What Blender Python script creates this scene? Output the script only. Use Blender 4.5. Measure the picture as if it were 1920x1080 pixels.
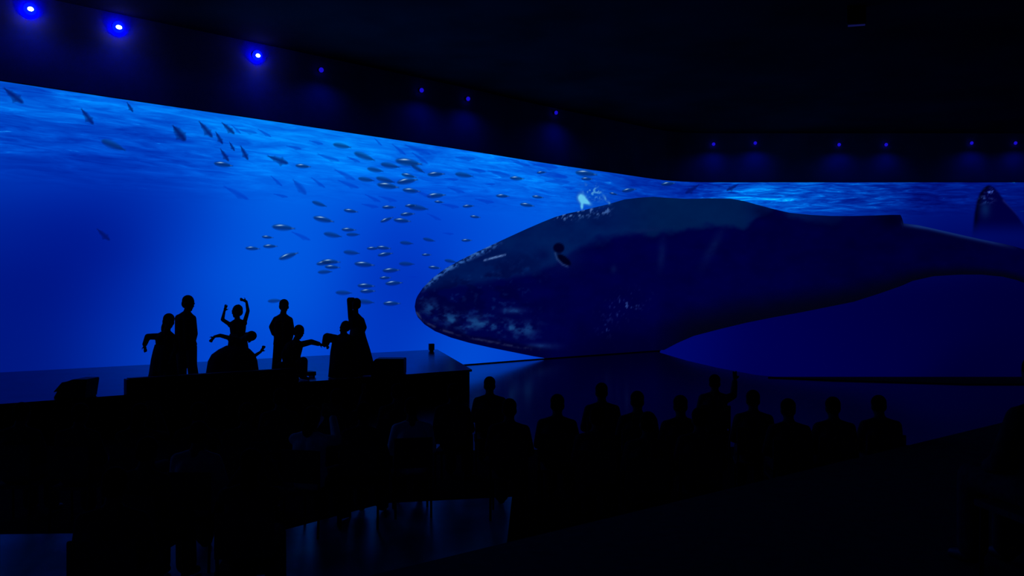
import bpy, bmesh, math, random
import numpy as np
from mathutils import Vector, Matrix

for o in list(bpy.data.objects):
    bpy.data.objects.remove(o, do_unlink=True)
SC = bpy.context.scene
COL = SC.collection
random.seed(4)
rng = np.random.RandomState(7)

# ------------------------------------------------------------------ camera, world, exposure
EYE = 2.46            # eye height over the show floor (metres)
F = 1500.0            # focal length in pixels of a 1920 wide frame
HZ = 553.0            # picture row of the horizon
cam_d = bpy.data.cameras.new('camera')
cam_d.sensor_width = 36.0
cam_d.lens = F / 1920.0 * 36.0
cam_d.shift_y = (HZ - 540.0) / 1920.0
cam_d.clip_end = 300
cam = bpy.data.objects.new('camera', cam_d)
COL.objects.link(cam)
cam.location = (0, 0, EYE)
cam.rotation_euler = (math.pi / 2, 0, 0)
SC.camera = cam
w = bpy.data.worlds.new('world')
SC.world = w
w.use_nodes = True
w.node_tree.nodes['Background'].inputs[0].default_value = (0.0, 0.0, 0.004, 1)
w.node_tree.nodes['Background'].inputs[1].default_value = 0.5
SC.view_settings.view_transform = 'Standard'
SC.view_settings.look = 'None'
SC.view_settings.exposure = 0.0
SC.view_settings.gamma = 1.0
SC.view_settings.use_curve_mapping = False

def P(px, py, Y):
    """measured picture position at distance Y -> place in the hall"""
    return Vector(((px - 960) / F * Y, Y, EYE + (HZ - py) / F * Y))

def lin(c):
    c = np.asarray(c, float) / 255.0
    return np.where(c <= 0.04045, c / 12.92, ((c + 0.055) / 1.055) ** 2.4)

# ------------------------------------------------------------------ materials
def nodes(m):
    m.use_nodes = True
    nt = m.node_tree
    for n in list(nt.nodes):
        nt.nodes.remove(n)
    return nt, nt.nodes.new('ShaderNodeOutputMaterial')

def surf(name, col, rough=0.6, spec=0.3, var=0.35, scale=6.0, bump=0.0, metal=0.0, rvar=0.0):
    m = bpy.data.materials.new(name)
    nt, out = nodes(m)
    b = nt.nodes.new('ShaderNodeBsdfPrincipled')
    tc = nt.nodes.new('ShaderNodeTexCoord')
    n = nt.nodes.new('ShaderNodeTexNoise')
    n.inputs['Scale'].default_value = scale
    n.inputs['Detail'].default_value = 5
    r = nt.nodes.new('ShaderNodeValToRGB')
    r.color_ramp.elements[0].position = 0.3
    r.color_ramp.elements[1].position = 0.7
    r.color_ramp.elements[0].color = tuple(c * (1 - var) for c in col) + (1,)
    r.color_ramp.elements[1].color = tuple(c * (1 + var) for c in col) + (1,)
    L = nt.links.new
    L(tc.outputs['Object'], n.inputs['Vector'])
    L(n.outputs[0], r.inputs[0])
    L(r.outputs[0], b.inputs['Base Color'])
    b.inputs['Roughness'].default_value = rough
    b.inputs['Metallic'].default_value = metal
    b.inputs['Specular IOR Level'].default_value = spec
    if rvar:
        mr = nt.nodes.new('ShaderNodeMapRange')
        mr.inputs['To Min'].default_value = max(0.02, rough - rvar)
        mr.inputs['To Max'].default_value = rough + rvar
        L(n.outputs[0], mr.inputs[0])
        L(mr.outputs[0], b.inputs['Roughness'])
    if bump:
        bp = nt.nodes.new('ShaderNodeBump')
        bp.inputs['Strength'].default_value = bump
        bp.inputs['Distance'].default_value = 0.02
        L(n.outputs[0], bp.inputs['Height'])
        L(bp.outputs[0], b.inputs['Normal'])
    L(b.outputs[0], out.inputs[0])
    return m

def glow(name, col, strength):
    m = bpy.data.materials.new(name)
    nt, out = nodes(m)
    e = nt.nodes.new('ShaderNodeEmission')
    e.inputs[0].default_value = tuple(col) + (1,)
    e.inputs[1].default_value = strength
    nt.links.new(e.outputs[0], out.inputs[0])
    return m

def picture_mat(name, ripple=False, alpha=False, sample=True):
    """light given off by the screen: colours of the shown film in the attribute 'film'"""
    m = bpy.data.materials.new(name)
    nt, out = nodes(m)
    L = nt.links.new
    a = nt.nodes.new('ShaderNodeAttribute')
    a.attribute_name = 'film'
    e = nt.nodes.new('ShaderNodeEmission')
    src = a.outputs['Color']
    if ripple:
        uv = nt.nodes.new('ShaderNodeUVMap')
        uv.uv_map = 'metres'
        def stretched(sx, sy, detail, dist, seed):
            mp = nt.nodes.new('ShaderNodeMapping')
            mp.inputs['Scale'].default_value = (sx, sy, 1)
            mp.inputs['Location'].default_value = (seed, seed * .37, seed)
            mp.inputs['Rotation'].default_value = (0, 0, math.radians(-2.0))
            n = nt.nodes.new('ShaderNodeTexNoise')
            n.inputs['Scale'].default_value = 1
            n.inputs['Detail'].default_value = detail
            n.inputs['Roughness'].default_value = 0.58
            n.inputs['Distortion'].default_value = dist
            L(uv.outputs[0], mp.inputs[0])
            L(mp.outputs[0], n.inputs['Vector'])
            return n.outputs[0]
        n1 = stretched(0.30, 1.9, 6, 1.0, 3.1)
        n2 = stretched(0.95, 8.0, 4, 0.8, 8.7)
        rip = nt.nodes.new('ShaderNodeAttribute')
        rip.attribute_name = 'ripple'
        def math_(op, x, y, c=False):
            q = nt.nodes.new('ShaderNodeMath')
            q.operation = op
            q.use_clamp = c
            for i, v in enumerate((x, y)):
                if isinstance(v, (int, float)):
                    q.inputs[i].default_value = v
                else:
                    L(v, q.inputs[i])
            return q.outputs[0]
        d1 = math_('MULTIPLY', math_('SUBTRACT', n1, 0.5), 6.0)
        d2 = math_('MULTIPLY', math_('SUBTRACT', n2, 0.5), 5.0)
        d = math_('MULTIPLY', math_('ADD', d1, d2), rip.outputs['Fac'])
        # darker and lighter streaks
        f = math_('POWER', 2.0, d)
        vm = nt.nodes.new('ShaderNodeVectorMath')
        vm.operation = 'MULTIPLY'
        cb = nt.nodes.new('ShaderNodeCombineXYZ')
        cb.inputs[0].default_value = 1.0
        L(math_('POWER', f, 1.45), cb.inputs[1])
        L(math_('POWER', f, 0.62), cb.inputs[2])
        L(src, vm.inputs[0])
        L(cb.outputs[0], vm.inputs[1])
        # pale glints on the crests
        g = math_('MULTIPLY', math_('SUBTRACT', d2, 0.85, True), rip.outputs['Fac'])
        gl = nt.nodes.new('ShaderNodeVectorMath')
        gl.operation = 'SCALE'
        gl.inputs[0].default_value = (0.03, 0.55, 0.9)
        L(g, gl.inputs['Scale'])
        ad = nt.nodes.new('ShaderNodeVectorMath')
        ad.operation = 'ADD'
        L(vm.outputs[0], ad.inputs[0])
        L(gl.outputs[0], ad.inputs[1])
        src = ad.outputs[0]
    L(src, e.inputs[0])
    if alpha:
        t = nt.nodes.new('ShaderNodeBsdfTransparent')
        mx = nt.nodes.new('ShaderNodeMixShader')
        L(a.outputs['Alpha'], mx.inputs[0])
        L(t.outputs[0], mx.inputs[1])
        L(e.outputs[0], mx.inputs[2])
        L(mx.outputs[0], out.inputs[0])
    else:
        L(e.outputs[0], out.inputs[0])
    if not sample:
        m.cycles.emission_sampling = 'NONE'
    return m

M = dict(
    floor=surf('polished_dark_floor', (0.006, 0.006, 0.007), 0.14, 0.26, 0.3, 1.5, rvar=0.03),
    stage=surf('stage_deck', (0.008, 0.008, 0.009), 0.20, 0.22, 0.3, 2.0, rvar=0.04),
    stage_side=surf('stage_skirt', (0.004, 0.004, 0.005), 0.8, 0.1, 0.3, 3),
    wall=surf('navy_wall', (0.42, 0.42, 0.50), 0.8, 0.15, 0.2, 0.8, bump=0.1),
    ceil=surf('black_ceiling', (0.05, 0.044, 0.042), 0.9, 0.1, 0.6, 0.35, bump=0.2),
    tier=surf('tier_carpet', (0.05, 0.06, 0.06), 0.95, 0.1, 0.25, 12, bump=0.2),
    carpet=surf('audience_carpet', (0.02, 0.02, 0.025), 1.0, 0.0, 0.3, 14, bump=0.2),
    runner=surf('pale_runner', (0.55, 0.55, 0.60), 0.38, 0.5, 0.2, 2.5),
    black=surf('black_paint', (0.006, 0.006, 0.007), 0.55, 0.3, 0.3, 9),
    metal=surf('black_metal', (0.012, 0.012, 0.014), 0.4, 0.5, 0.2, 12, metal=0.6),
    grille=surf('speaker_grille', (0.008, 0.008, 0.009), 0.7, 0.3, 0.5, 60, bump=0.5),
    skin=surf('skin', (0.12, 0.075, 0.06), 0.8, 0.05, 0.1, 20),
    hair=surf('hair', (0.006, 0.005, 0.005), 0.9, 0.02, 0.3, 30),
    cloth=surf('black_cloth', (0.04, 0.04, 0.05), 1.0, 0.02, 0.3, 25, bump=0.2),
    cloth2=surf('charcoal_cloth', (0.05, 0.05, 0.06), 1.0, 0.02, 0.3, 25, bump=0.2),
    navy=surf('navy_cloth', (0.04, 0.045, 0.06), 1.0, 0.02, 0.3, 25, bump=0.2),
    pale=surf('pale_cloth', (0.75, 0.75, 0.78), 0.9, 0.1, 0.12, 25, bump=0.2),
    grey=surf('grey_cloth', (0.30, 0.30, 0.33), 0.9, 0.1, 0.2, 25, bump=0.2),
    film=picture_mat('film_water', ripple=True),
    film_whale=picture_mat('film_whale'),
    film_soft=picture_mat('film_soft_edged', alpha=True, sample=False),
    lamp_core=glow('lamp_white_core', (0.75, 0.85, 1.0), 9.0),
    lamp_blue=glow('lamp_blue_glass', (0.0, 0.0004, 1.0), 26.0),
    lamp_dim=glow('lamp_dim_blue_glass', (0.008, 0.004, 0.55), 1.0),
    tube=glow('glint_glow', (0.004, 0.005, 0.055), 1.0),  # even dim glow standing in for a glint on the ceiling fixture
)

# ------------------------------------------------------------------ helpers
def obj(name, me, mat=None, parent=None):
    if isinstance(me, bmesh.types.BMesh):
        bm = me
        bmesh.ops.recalc_face_normals(bm, faces=bm.faces)
        me = bpy.data.meshes.new(name)
        bm.to_mesh(me)
        bm.free()
    o = bpy.data.objects.new(name, me)
    if mat is not None:
        me.materials.append(M[mat] if isinstance(mat, str) else mat)
    COL.objects.link(o)
    if parent is not None:
        o.parent = parent
    return o

def thing(name, label, cat, loc=(0, 0, 0), rz=0.0, group=None):
    o = bpy.data.objects.new(name, None)
    COL.objects.link(o)
    o.location = loc
    o.rotation_euler = (0, 0, rz)
    o.empty_display_size = 0.1
    o['label'] = label
    o['category'] = cat
    if group:
        o['group'] = group
    return o

def tag(o, label, cat, group=None):
    o['label'] = label
    o['category'] = cat
    if group:
        o['group'] = group
    return o

def struct(name, bm, mat, parent=None, label=None):
    o = obj(name, bm, mat, parent)
    o['kind'] = 'structure'
    if label:
        o['label'] = label
    return o

def dup(root, loc, rz, label=None, group=None):
    r = root.copy()
    COL.objects.link(r)
    r.location = loc
    r.rotation_euler = (0, 0, rz)
    if label:
        r['label'] = label
    if group:
        r['group'] = group
    for ch in list(root.children):
        c = ch.copy()
        COL.objects.link(c)
        c.parent = r
        for g in list(ch.children):
            d = g.copy()
            COL.objects.link(d)
            d.parent = c
    return r

def box(bm, x0, x1, y0, y1, z0, z1, bevel=0.0):
    r = bmesh.ops.create_cube(bm, size=1.0, matrix=Matrix.Translation(((x0 + x1) / 2, (y0 + y1) / 2, (z0 + z1) / 2)) @ Matrix.Diagonal((x1 - x0, y1 - y0, z1 - z0, 1)))
    if bevel:
        es = list({e for v in r['verts'] for e in v.link_edges})
        bmesh.ops.bevel(bm, geom=es, offset=bevel, segments=2, affect='EDGES', profile=0.7)

def prism(bm, pts, z0, z1):
    a = [bm.verts.new((x, y, z0)) for x, y in pts]
    b = [bm.verts.new((x, y, z1)) for x, y in pts]
    n = len(pts)
    bm.faces.new(a[::-1])
    bm.faces.new(b)
    for i in range(n):
        bm.faces.new((a[i], a[(i + 1) % n], b[(i + 1) % n], b[i]))

def profile(bm, pts, x0, x1):
    """outline in the (y, z) plane drawn out along x"""
    a = [bm.verts.new((x0, y, z)) for y, z in pts]
    b = [bm.verts.new((x1, y, z)) for y, z in pts]
    n = len(pts)
    bm.faces.new(a[::-1])
    bm.faces.new(b)
    for i in range(n):
        bm.faces.new((a[i], a[(i + 1) % n], b[(i + 1) % n], b[i]))

def tube(bm, p, q, r0, r1=None, seg=10):
    p, q = Vector(p), Vector(q)
    d = q - p
    if d.length < 1e-5:
        return
    r1 = r0 if r1 is None else r1
    m = Matrix.Translation((p + q) / 2) @ d.to_track_quat('Z', 'Y').to_matrix().to_4x4()
    bmesh.ops.create_cone(bm, cap_ends=True, segments=seg, radius1=r0, radius2=r1, depth=d.length, matrix=m)

def ball(bm, c, r, rot=None, sub=2):
    r = (r, r, r) if isinstance(r, (int, float)) else r
    m = Matrix.Translation(Vector(c))
    if rot is not None:
        m = m @ rot
    bmesh.ops.create_icosphere(bm, subdivisions=sub, radius=1.0, matrix=m @ Matrix.Diagonal((*r, 1)))

def smooth(o):
    for p in o.data.polygons:
        p.use_smooth = True
    return o

# ------------------------------------------------------------------ plan of the curved screen wall
TOPZ = 5.06           # screen top over the eye
meas = [(0, 152), (120, 170), (240, 188), (380, 208.5), (480, 223), (640, 247), (860, 280), (1000, 302.5), (1090, 316), (1150, 324.5), (1190, 330.5), (1225, 335.5), (1262, 339.6), (1310, 341.6), (1400, 342), (1920, 342)]
plan = []
for px, py in meas:
    Y = TOPZ * F / (HZ - py)
    plan.append(((px - 960) / F * Y, Y))
plan = np.array(plan)
d0 = plan[0] - plan[2]
d0 /= np.linalg.norm(d0)
plan = np.vstack([plan[0] + d0 * 13, plan[0] + d0 * 6, plan, [[31, 36.0], [41, 36.0]]])

def catmull(pts, n=24):
    out = []
    Q = np.vstack([2 * pts[0] - pts[1], pts, 2 * pts[-1] - pts[-2]])
    for i in range(1, len(Q) - 2):
        p0, p1, p2, p3 = Q[i - 1:i + 3]
        for k in range(n):
            t = k / n
            out.append(0.5 * ((2 * p1) + (p2 - p0) * t + (2 * p0 - 5 * p1 + 4 * p2 - p3) * t * t + (3 * p1 - p0 - 3 * p2 + p3) * t ** 3))
    out.append(pts[-1])
    return np.array(out)

cur = catmull(plan)
S = np.concatenate([[0], np.cumsum(np.linalg.norm(np.diff(cur, axis=0), axis=1))])
LEN = S[-1]
sg = np.linspace(0, LEN, 1400)
cx = np.interp(sg, S, cur[:, 0])
cy = np.interp(sg, S, cur[:, 1])
ker = np.ones(21) / 21.0
cxs = np.convolve(np.pad(cx, 10, mode='reflect', reflect_type='odd'), ker, 'valid')
cys = np.convolve(np.pad(cy, 10, mode='reflect', reflect_type='odd'), ker, 'valid')
tx, ty = np.gradient(cxs, sg), np.gradient(cys, sg)
tl = np.hypot(tx, ty)
tx, ty = tx / tl, ty / tl
nx, ny = ty, -tx                      # towards the room
pxs = 960 + F * cxs / np.maximum(cys, .5)

def at_s(s, off=0.0):
    return (np.interp(s, sg, cxs) + off * np.interp(s, sg, nx), np.interp(s, sg, cys) + off * np.interp(s, sg, ny))

inview = np.arange(len(sg))
mono = np.maximum.accumulate(pxs)
def s_of(px):
    return np.interp(px, mono, sg)

def on_screen(px, py):
    """picture position -> (metres along the screen, height over the floor)"""
    s = s_of(px)
    Y = np.interp(s, sg, cys)
    return s, EYE + (HZ - py) / F * Y

Z0, Z1 = 0.03, EYE + TOPZ

# value noise for the film's mottling
_lat = rng.rand(256, 256)
def vnoise(x, y):
    xi, yi = np.floor(x).astype(int), np.floor(y).astype(int)
    fx, fy = x - xi, y - yi
    fx, fy = fx * fx * (3 - 2 * fx), fy * fy * (3 - 2 * fy)
    g = lambda a, b: _lat[a % 256, b % 256]
    return (g(xi, yi) * (1 - fx) + g(xi + 1, yi) * fx) * (1 - fy) + (g(xi, yi + 1) * (1 - fx) + g(xi + 1, yi + 1) * fx) * fy
def fbm(x, y, o=4):
    t, a, n = 0, 0.5, 0
    for k in range(o):
        t = t + a * vnoise(x * 2 ** k + 17 * k, y * 2 ** k + 31 * k)
        n += a
        a *= 0.55
    return t / n
def sstep(a, b, x):
    t = np.clip((x - a) / (b - a + 1e-9), 0, 1)
    return t * t * (3 - 2 * t)

def grid_mesh(name, X, Y, Z, rgb, alpha=None, uv=None, ripple=None):
    """rows x cols arrays -> quad grid with film colours (sRGB 0-255 in)"""
    R, C = X.shape
    v = np.stack([X, Y, Z], -1).reshape(-1, 3)
    i = np.arange(R * C).reshape(R, C)
    f = np.stack([i[:-1, :-1], i[:-1, 1:], i[1:, 1:], i[1:, :-1]], -1).reshape(-1, 4)
    me = bpy.data.meshes.new(name)
    me.vertices.add(len(v))
    me.vertices.foreach_set('co', v.ravel())
    me.loops.add(f.size)
    me.loops.foreach_set('vertex_index', f.ravel().astype(np.int32))
    me.polygons.add(len(f))
    me.polygons.foreach_set('loop_start', np.arange(0, f.size, 4, dtype=np.int32))
    me.update(calc_edges=True)
    ca = me.color_attributes.new('film', 'FLOAT_COLOR', 'POINT')
    c = np.ones((R * C, 4))
    c[:, :3] = lin(np.clip(rgb.reshape(-1, 3), 0, 255))
    if alpha is not None:
        c[:, 3] = alpha.ravel()
    ca.data.foreach_set('color', c.ravel())
    if ripple is not None:
        ra = me.attributes.new('ripple', 'FLOAT', 'POINT')
        ra.data.foreach_set('value', ripple.ravel())
    if uv is not None:
        ul = me.uv_layers.new(name='metres')
        ul.data.foreach_set('uv', uv.reshape(-1, 2)[f.ravel()].ravel())
    me.validate()
    return me

# ------------------------------------------------------------------ structure
room_in = [(cxs[k], cys[k]) for k in range(0, 1400, 14)] + [(cxs[-1], cys[-1])]
left, right = room_in[0], room_in[-1]
REAR = -7.0
CEIL = 9.75
outer = [(left[0], REAR)] + room_in + [(right[0], REAR)]
bm = bmesh.new()
PIT = [(6.25, 36.6), (6.32, 33.9), (6.55, 30.0), (6.95, 27.0), (7.5, 24.6), (8.1, 23.8)]
prism(bm, [(-26, REAR - .3), (-26, 40), (6.25, 40)] + PIT + [(44, 23.8), (44, REAR - .3)], -2.3, 0.0)
struct('floor', bm, 'floor')
bm = bmesh.new()
prism(bm, [(6.0, 23.5), (6.0, 40), (44, 40), (44, 23.5)], -2.6, -2.3)
struct('floor_pit', bm, 'black', label='sunken floor in front of the right half of the screen')
bm = bmesh.new()
prism(bm, [(-26, REAR - .3), (-26, 40), (44, 40), (44, REAR - .3)], CEIL, CEIL + 0.3)
struct('ceiling', bm, 'ceil')

def curved_wall(name, off0, off1, z0, z1, mat, parent=None, s0=0.0, s1=None, n=160):
    s1 = LEN if s1 is None else s1
    ss = np.linspace(s0, s1, n)
    ax, ay = at_s(ss, off0)
    bx_, by_ = at_s(ss, off1)
    bm = bmesh.new()
    rows = []
    for k in range(n):
        rows.append([bm.verts.new(p) for p in ((ax[k], ay[k], z0), (bx_[k], by_[k], z0), (bx_[k], by_[k], z1), (ax[k], ay[k], z1))])
    for k in range(n - 1):
        a, b = rows[k], rows[k + 1]
        for j in range(4):
            bm.faces.new((a[j], b[j], b[(j + 1) % 4], a[(j + 1) % 4]))
    bm.faces.new(rows[0][::-1])
    bm.faces.new(rows[-1])
    return obj(name, bm, mat, parent)

wb = curved_wall('wall_back', -0.55, -0.12, 0.0, CEIL, 'wall')
SP = float(np.interp(6.5, cxs, sg))      # from here on the screen runs down into the pit
wb['kind'] = 'structure'
for nm, x0, x1, y0, y1 in (('wall_left', left[0] - .5, left[0] - .2, REAR, left[1]), ('wall_right', right[0] + .1, right[0] + .4, REAR, 37), ('wall_rear', left[0] - .5, right[0] + .4, REAR - .3, REAR)):
    bm = bmesh.new()
    box(bm, x0, x1, y0, y1, 0, CEIL)
    struct(nm, bm, 'wall')

# ------------------------------------------------------------------ the video screen and the film on it
screen = thing('video_screen', 'huge curved video screen showing a whale and fish in blue water', 'screen', (0, 0, 0))
curved_wall('screen_backing', -0.11, -0.015, 0.0, Z1 + 0.02, 'black', screen)
curved_wall('screen_backing', -0.11, -0.015, -2.3, 0.0, 'black', screen, SP)
curved_wall('bottom_rail', -0.01, 0.05, 0.0, 0.035, 'black', screen, 0.0, SP)
curved_wall('bottom_rail', -0.01, 0.05, -2.3, -2.2, 'black', screen, SP)
curved_wall('top_rail', -0.01, 0.035, Z1, Z1 + 0.02, 'black', screen)

samples = np.array([
 (-300,120,0,105,235),(-300,330,0,50,180),(-300,600,0,22,130),
 (0,160,0,105,235),(0,220,0,82,218),(100,200,0,90,225),(240,210,0,95,230),(380,225,0,110,240),(480,240,0,120,248),(600,250,0,128,252),(700,270,0,125,252),(800,285,0,117,248),(900,295,0,112,246),(1000,312,0,108,242),(1060,325,0,100,235),(1120,335,0,70,205),(1180,345,0,40,165),(1250,352,0,38,160),(1300,358,0,45,172),
 (0,280,0,58,192),(120,280,0,60,196),(240,290,0,56,192),(360,290,0,72,212),(480,310,0,98,235),(600,320,0,100,238),(720,330,0,90,230),(840,350,0,92,232),(960,360,0,92,232),(1060,370,0,88,225),
 (0,340,0,42,172),(120,350,0,36,166),(240,360,0,34,162),(330,360,0,45,178),(420,360,0,76,216),(540,380,0,88,228),(660,390,0,76,219),(780,400,0,52,198),(900,400,0,60,206),(1000,410,0,75,220),
 (0,430,0,28,145),(100,440,0,22,140),(200,440,0,22,140),(300,430,0,40,172),(380,440,0,66,208),(480,450,0,82,224),(600,450,0,84,226),(700,440,0,54,199),(800,430,0,50,195),(860,445,0,62,208),(900,450,0,85,226),
 (0,550,0,20,130),(100,550,0,18,128),(200,560,0,28,150),(280,560,0,45,180),(380,560,0,68,210),(480,540,0,80,222),(560,560,0,84,226),(650,560,0,62,208),(740,560,0,45,185),(770,520,0,42,180),
 (0,650,0,20,125),(100,650,0,22,130),(200,650,0,40,165),(300,650,0,56,196),(400,650,0,64,208),(500,650,0,67,211),(600,650,0,64,210),(700,640,0,48,188),(780,640,0,48,188),(840,655,0,74,216),(900,665,0,74,216),(960,668,0,62,206),(1020,672,0,45,185),
 (1400,350,0,74,202),(1500,360,0,76,204),(1600,365,0,66,192),(1700,365,0,50,172),(1800,360,0,28,145),(1900,360,0,26,138),(1440,378,0,72,200),(1500,395,0,58,182),(1600,400,0,26,138),(1700,408,0,6,102),(1780,400,0,5,95),(1750,430,0,2,86),(1900,420,0,2,78),(2200,360,0,24,130),(2200,450,0,2,70),
 (1250,660,0,8,112),(1260,655,0,5,104),(1300,650,0,2,92),(1400,640,0,0,80),(1500,620,0,0,73),(1600,600,0,0,67),(1700,580,0,0,62),(1800,560,0,0,57),(1900,560,0,0,52),(1400,700,0,0,74),(1900,690,0,0,48),(2300,600,0,0,45)], float)

def water(px, py, sig=52.0):
    num = np.zeros(px.shape + (3,))
    den = np.zeros(px.shape)
    for x, y, r, g, b in samples:
        d2 = ((px - x) / 1.25) ** 2 + (py - y) ** 2
        wgt = np.exp(-d2 / (2 * sig * sig)) + 1e-4 / (1 + d2 / 4e3) ** 2
        den += wgt
        num += wgt[..., None] * np.array((r, g, b))
    return num / den[..., None] * np.array((1, 1.07, 1))

C_, R_ = 420, 84
ss = np.sort(np.concatenate([np.linspace(0, LEN, C_), [SP, SP + .01]]))
ZB = np.where(ss > SP + .005, -2.2, Z0)
SS = np.repeat(ss[None], R_, 0)
ZZ = ZB[None] + (Z1 - ZB)[None] * np.linspace(0, 1, R_)[:, None]
XX, YY = at_s(SS)
PX = np.clip(960 + F * XX / np.maximum(YY, 8), -500, 2400)
PY = HZ - (ZZ - EYE) * F / np.maximum(YY, 8)
TOPY = HZ - TOPZ * F / np.maximum(YY, 8)
rgb = water(PX, PY)
dep = PY - TOPY
amp = np.interp(PX, [-300, 0, 350, 520, 700, 1000, 1100, 1250, 1350, 1700, 1800, 2200], [.62, .62, .50, .36, .32, .42, .42, .5, 1.2, 1.1, .7, .5])
reach = np.interp(PX, [-300, 0, 400, 700, 1000, 1250, 1500, 1700, 1900, 2200], [210, 195, 170, 130, 105, 60, 75, 70, 60, 60])
ripple = amp * (1 - sstep(reach * .45, reach * 1.1, dep))
me = grid_mesh('display', XX, YY, ZZ, rgb, uv=np.stack([SS, ZZ], -1), ripple=ripple)
smooth(obj('display', me, 'film', screen))

# --- the whale in the film
top = np.array([(777, 574), (779, 562), (782, 555), (792, 540), (810, 522), (835, 503), (862, 488), (890, 474), (920, 460), (950, 446), (985, 430), (1015, 417), (1040, 407), (1065, 400), (1090, 395), (1110, 390), (1140, 383), (1170, 374), (1200, 370.5), (1225, 369), (1250, 371), (1290, 373), (1330, 372), (1370, 372.5), (1395, 377), (1420, 384), (1450, 392), (1480, 399), (1520, 403), (1560, 405), (1600, 405), (1640, 404), (1670, 403), (1689, 403), (1694, 419), (1720, 422), (1760, 431), (1800, 440), (1840, 449), (1880, 457), (1905, 463), (1960, 481), (2040, 505), (2100, 480), (2170, 440)], float)
bot = np.array([(777, 575), (779, 587), (783, 595), (795, 608), (815, 621), (845, 633), (880, 643), (920, 652), (960, 660), (1000, 668), (1030, 673), (1060, 690), (1225, 690), (1240, 664), (1247, 655), (1270, 643), (1300, 630), (1350, 617), (1400, 605), (1450, 595), (1500, 586), (1550, 576), (1600, 566), (1650, 550), (1690, 536), (1710, 527), (1750, 518), (1800, 515), (1840, 515), (1880, 519), (1905, 525), (1960, 546), (2040, 580), (2100, 620), (2170, 680)], float)
cpx = np.concatenate([777 + 40 * np.linspace(0, 1, 40) ** 2, np.arange(819, 1400, 2.0), np.arange(1400, 2170, 3.0)])
VR = 110
Tt = np.interp(cpx, top[:, 0], top[:, 1])
Bb = np.interp(cpx, bot[:, 0], bot[:, 1])
vv = np.linspace(1, 0, VR)
WPX = np.repeat(cpx[None], VR, 0)
WPY = Tt[None] + (Bb - Tt)[None] * vv[:, None]
Ws, Wz = on_screen(WPX, WPY)
Wz = np.maximum(Wz, 0.035)
V = np.repeat(vv[:, None], len(cpx), 1)
x, y = WPX, WPY

def seg_d(x, y, pts):
    best = np.full(x.shape, 1e9)
    for (ax, ay), (bx_, by_) in zip(pts[:-1], pts[1:]):
        dx, dy = bx_ - ax, by_ - ay
        t = np.clip(((x - ax) * dx + (y - ay) * dy) / (dx * dx + dy * dy), 0, 1)
        best = np.minimum(best, np.hypot(x - ax - t * dx, y - ay - t * dy))
    return best
def ell(x, y, cx0, cy0, rx, ry, a=0.0):
    c, s = math.cos(math.radians(a)), math.sin(math.radians(a))
    u, v = (x - cx0) * c + (y - cy0) * s, -(x - cx0) * s + (y - cy0) * c
    return np.exp(-((u / rx) ** 2 + (v / ry) ** 2))
wc = np.zeros(x.shape + (3,))
wc[..., 1] = np.interp(x, [780, 900, 1100], [4, 2, 0])
wc[..., 2] = np.interp(x, [780, 1000, 1200, 1400, 1600, 1900], [66, 62, 60, 56, 46, 44])
def mix(wgt, c):
    global wc
    wgt = np.clip(wgt, 0, 1)[..., None]
    wc = wc * (1 - wgt) + np.array(c, float) * wgt
n1 = fbm(x / 34, y / 22)
n2 = fbm(x / 11 + 9, y / 8)
n3 = fbm(x / 4.5 + 3, y / 4 + 7, 3)
wc[..., 2] += (n1 - .5) * 16
yb = np.interp(x, [777, 800, 900, 1000, 1050, 1090, 1120, 1180, 1250, 1310, 1395, 1425, 1450, 1500, 1560, 1640, 1690, 1700, 1780, 1905, 2200], [545, 540, 532, 512, 490, 462, 450, 442, 432, 426, 424, 400, 390, 412, 414, 404, 400, 430, 442, 462, 400])
band = sstep(9, -9, y - yb + (n1 - .5) * 26)
band *= np.interp(x, [777, 1100, 1400, 1480, 1600, 1690, 1700, 1800, 1905, 1915], [.75, .95, .9, .8, .2, 0, 0, 0, 0, 0])
mix(band * (.72 + .6 * (n1 - .3)), (0, 30, 88))
mix(band * sstep(1130, 1260, x) * sstep(1440, 1380, x) * .6, (0, 30, 72))
tl_ = seg_d(x, y, [(1694, 420), (1740, 427), (1800, 441), (1860, 454), (1908, 465)])
mix(np.exp(-(tl_ / 4.2) ** 2) * np.interp(x, [1690, 1720, 1860, 1910], [.8, 1, .7, 0]), (16, 44, 112))
# darker belly and fin
mix(sstep(.70, 1.0, V) * sstep(1180, 1300, x) * .85, (2, 3, 14))
mix(sstep(.62, 1.0, V) * sstep(1000, 1150, x) * sstep(1330, 1200, x) * .75, (0, 0, 28))
mix(ell(x, y, 1672, 412, 26, 16) * .9, (0, 0, 26))
mix(ell(x, y, 1430, 398, 24, 12, 20) * .5, (0, 0, 40))
# mottled face
face = sstep(1060, 930, x) * sstep(.12, .3, V)
mix(face * sstep(.58, .78, n2) * .5, (10, 44, 108))
mix(face * sstep(.52, .40, n1) * .5, (0, 0, 50))
lip = seg_d(x, y, [(806, 578), (830, 592), (870, 604), (930, 612), (990, 618)])
mix(np.exp(-(lip / 13) ** 2) * sstep(.34, .66, n2) * .8, (18, 62, 122))
for ex, ey, rx, ry in ((877, 611, 6, 4), (956, 616, 8, 4), (845, 600, 12, 5), (960, 582, 20, 5), (1012, 649, 26, 5), (900, 604, 16, 5)):
    mix(ell(x, y, ex, ey, rx, ry) * .5 * (.3 + n2), (30, 92, 150))
mix(sstep(14, 3, y - np.interp(x, top[:, 0], top[:, 1])) * sstep(785, 810, x) * sstep(950, 915, x) * sstep(.35, .6, n3) * .85, (58, 112, 190))
mix(np.exp(-(seg_d(x, y, [(908, 488), (926, 483), (946, 478)]) / 1.7) ** 2) * .8 * n3 * 1.6, (110, 150, 210))
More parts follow.
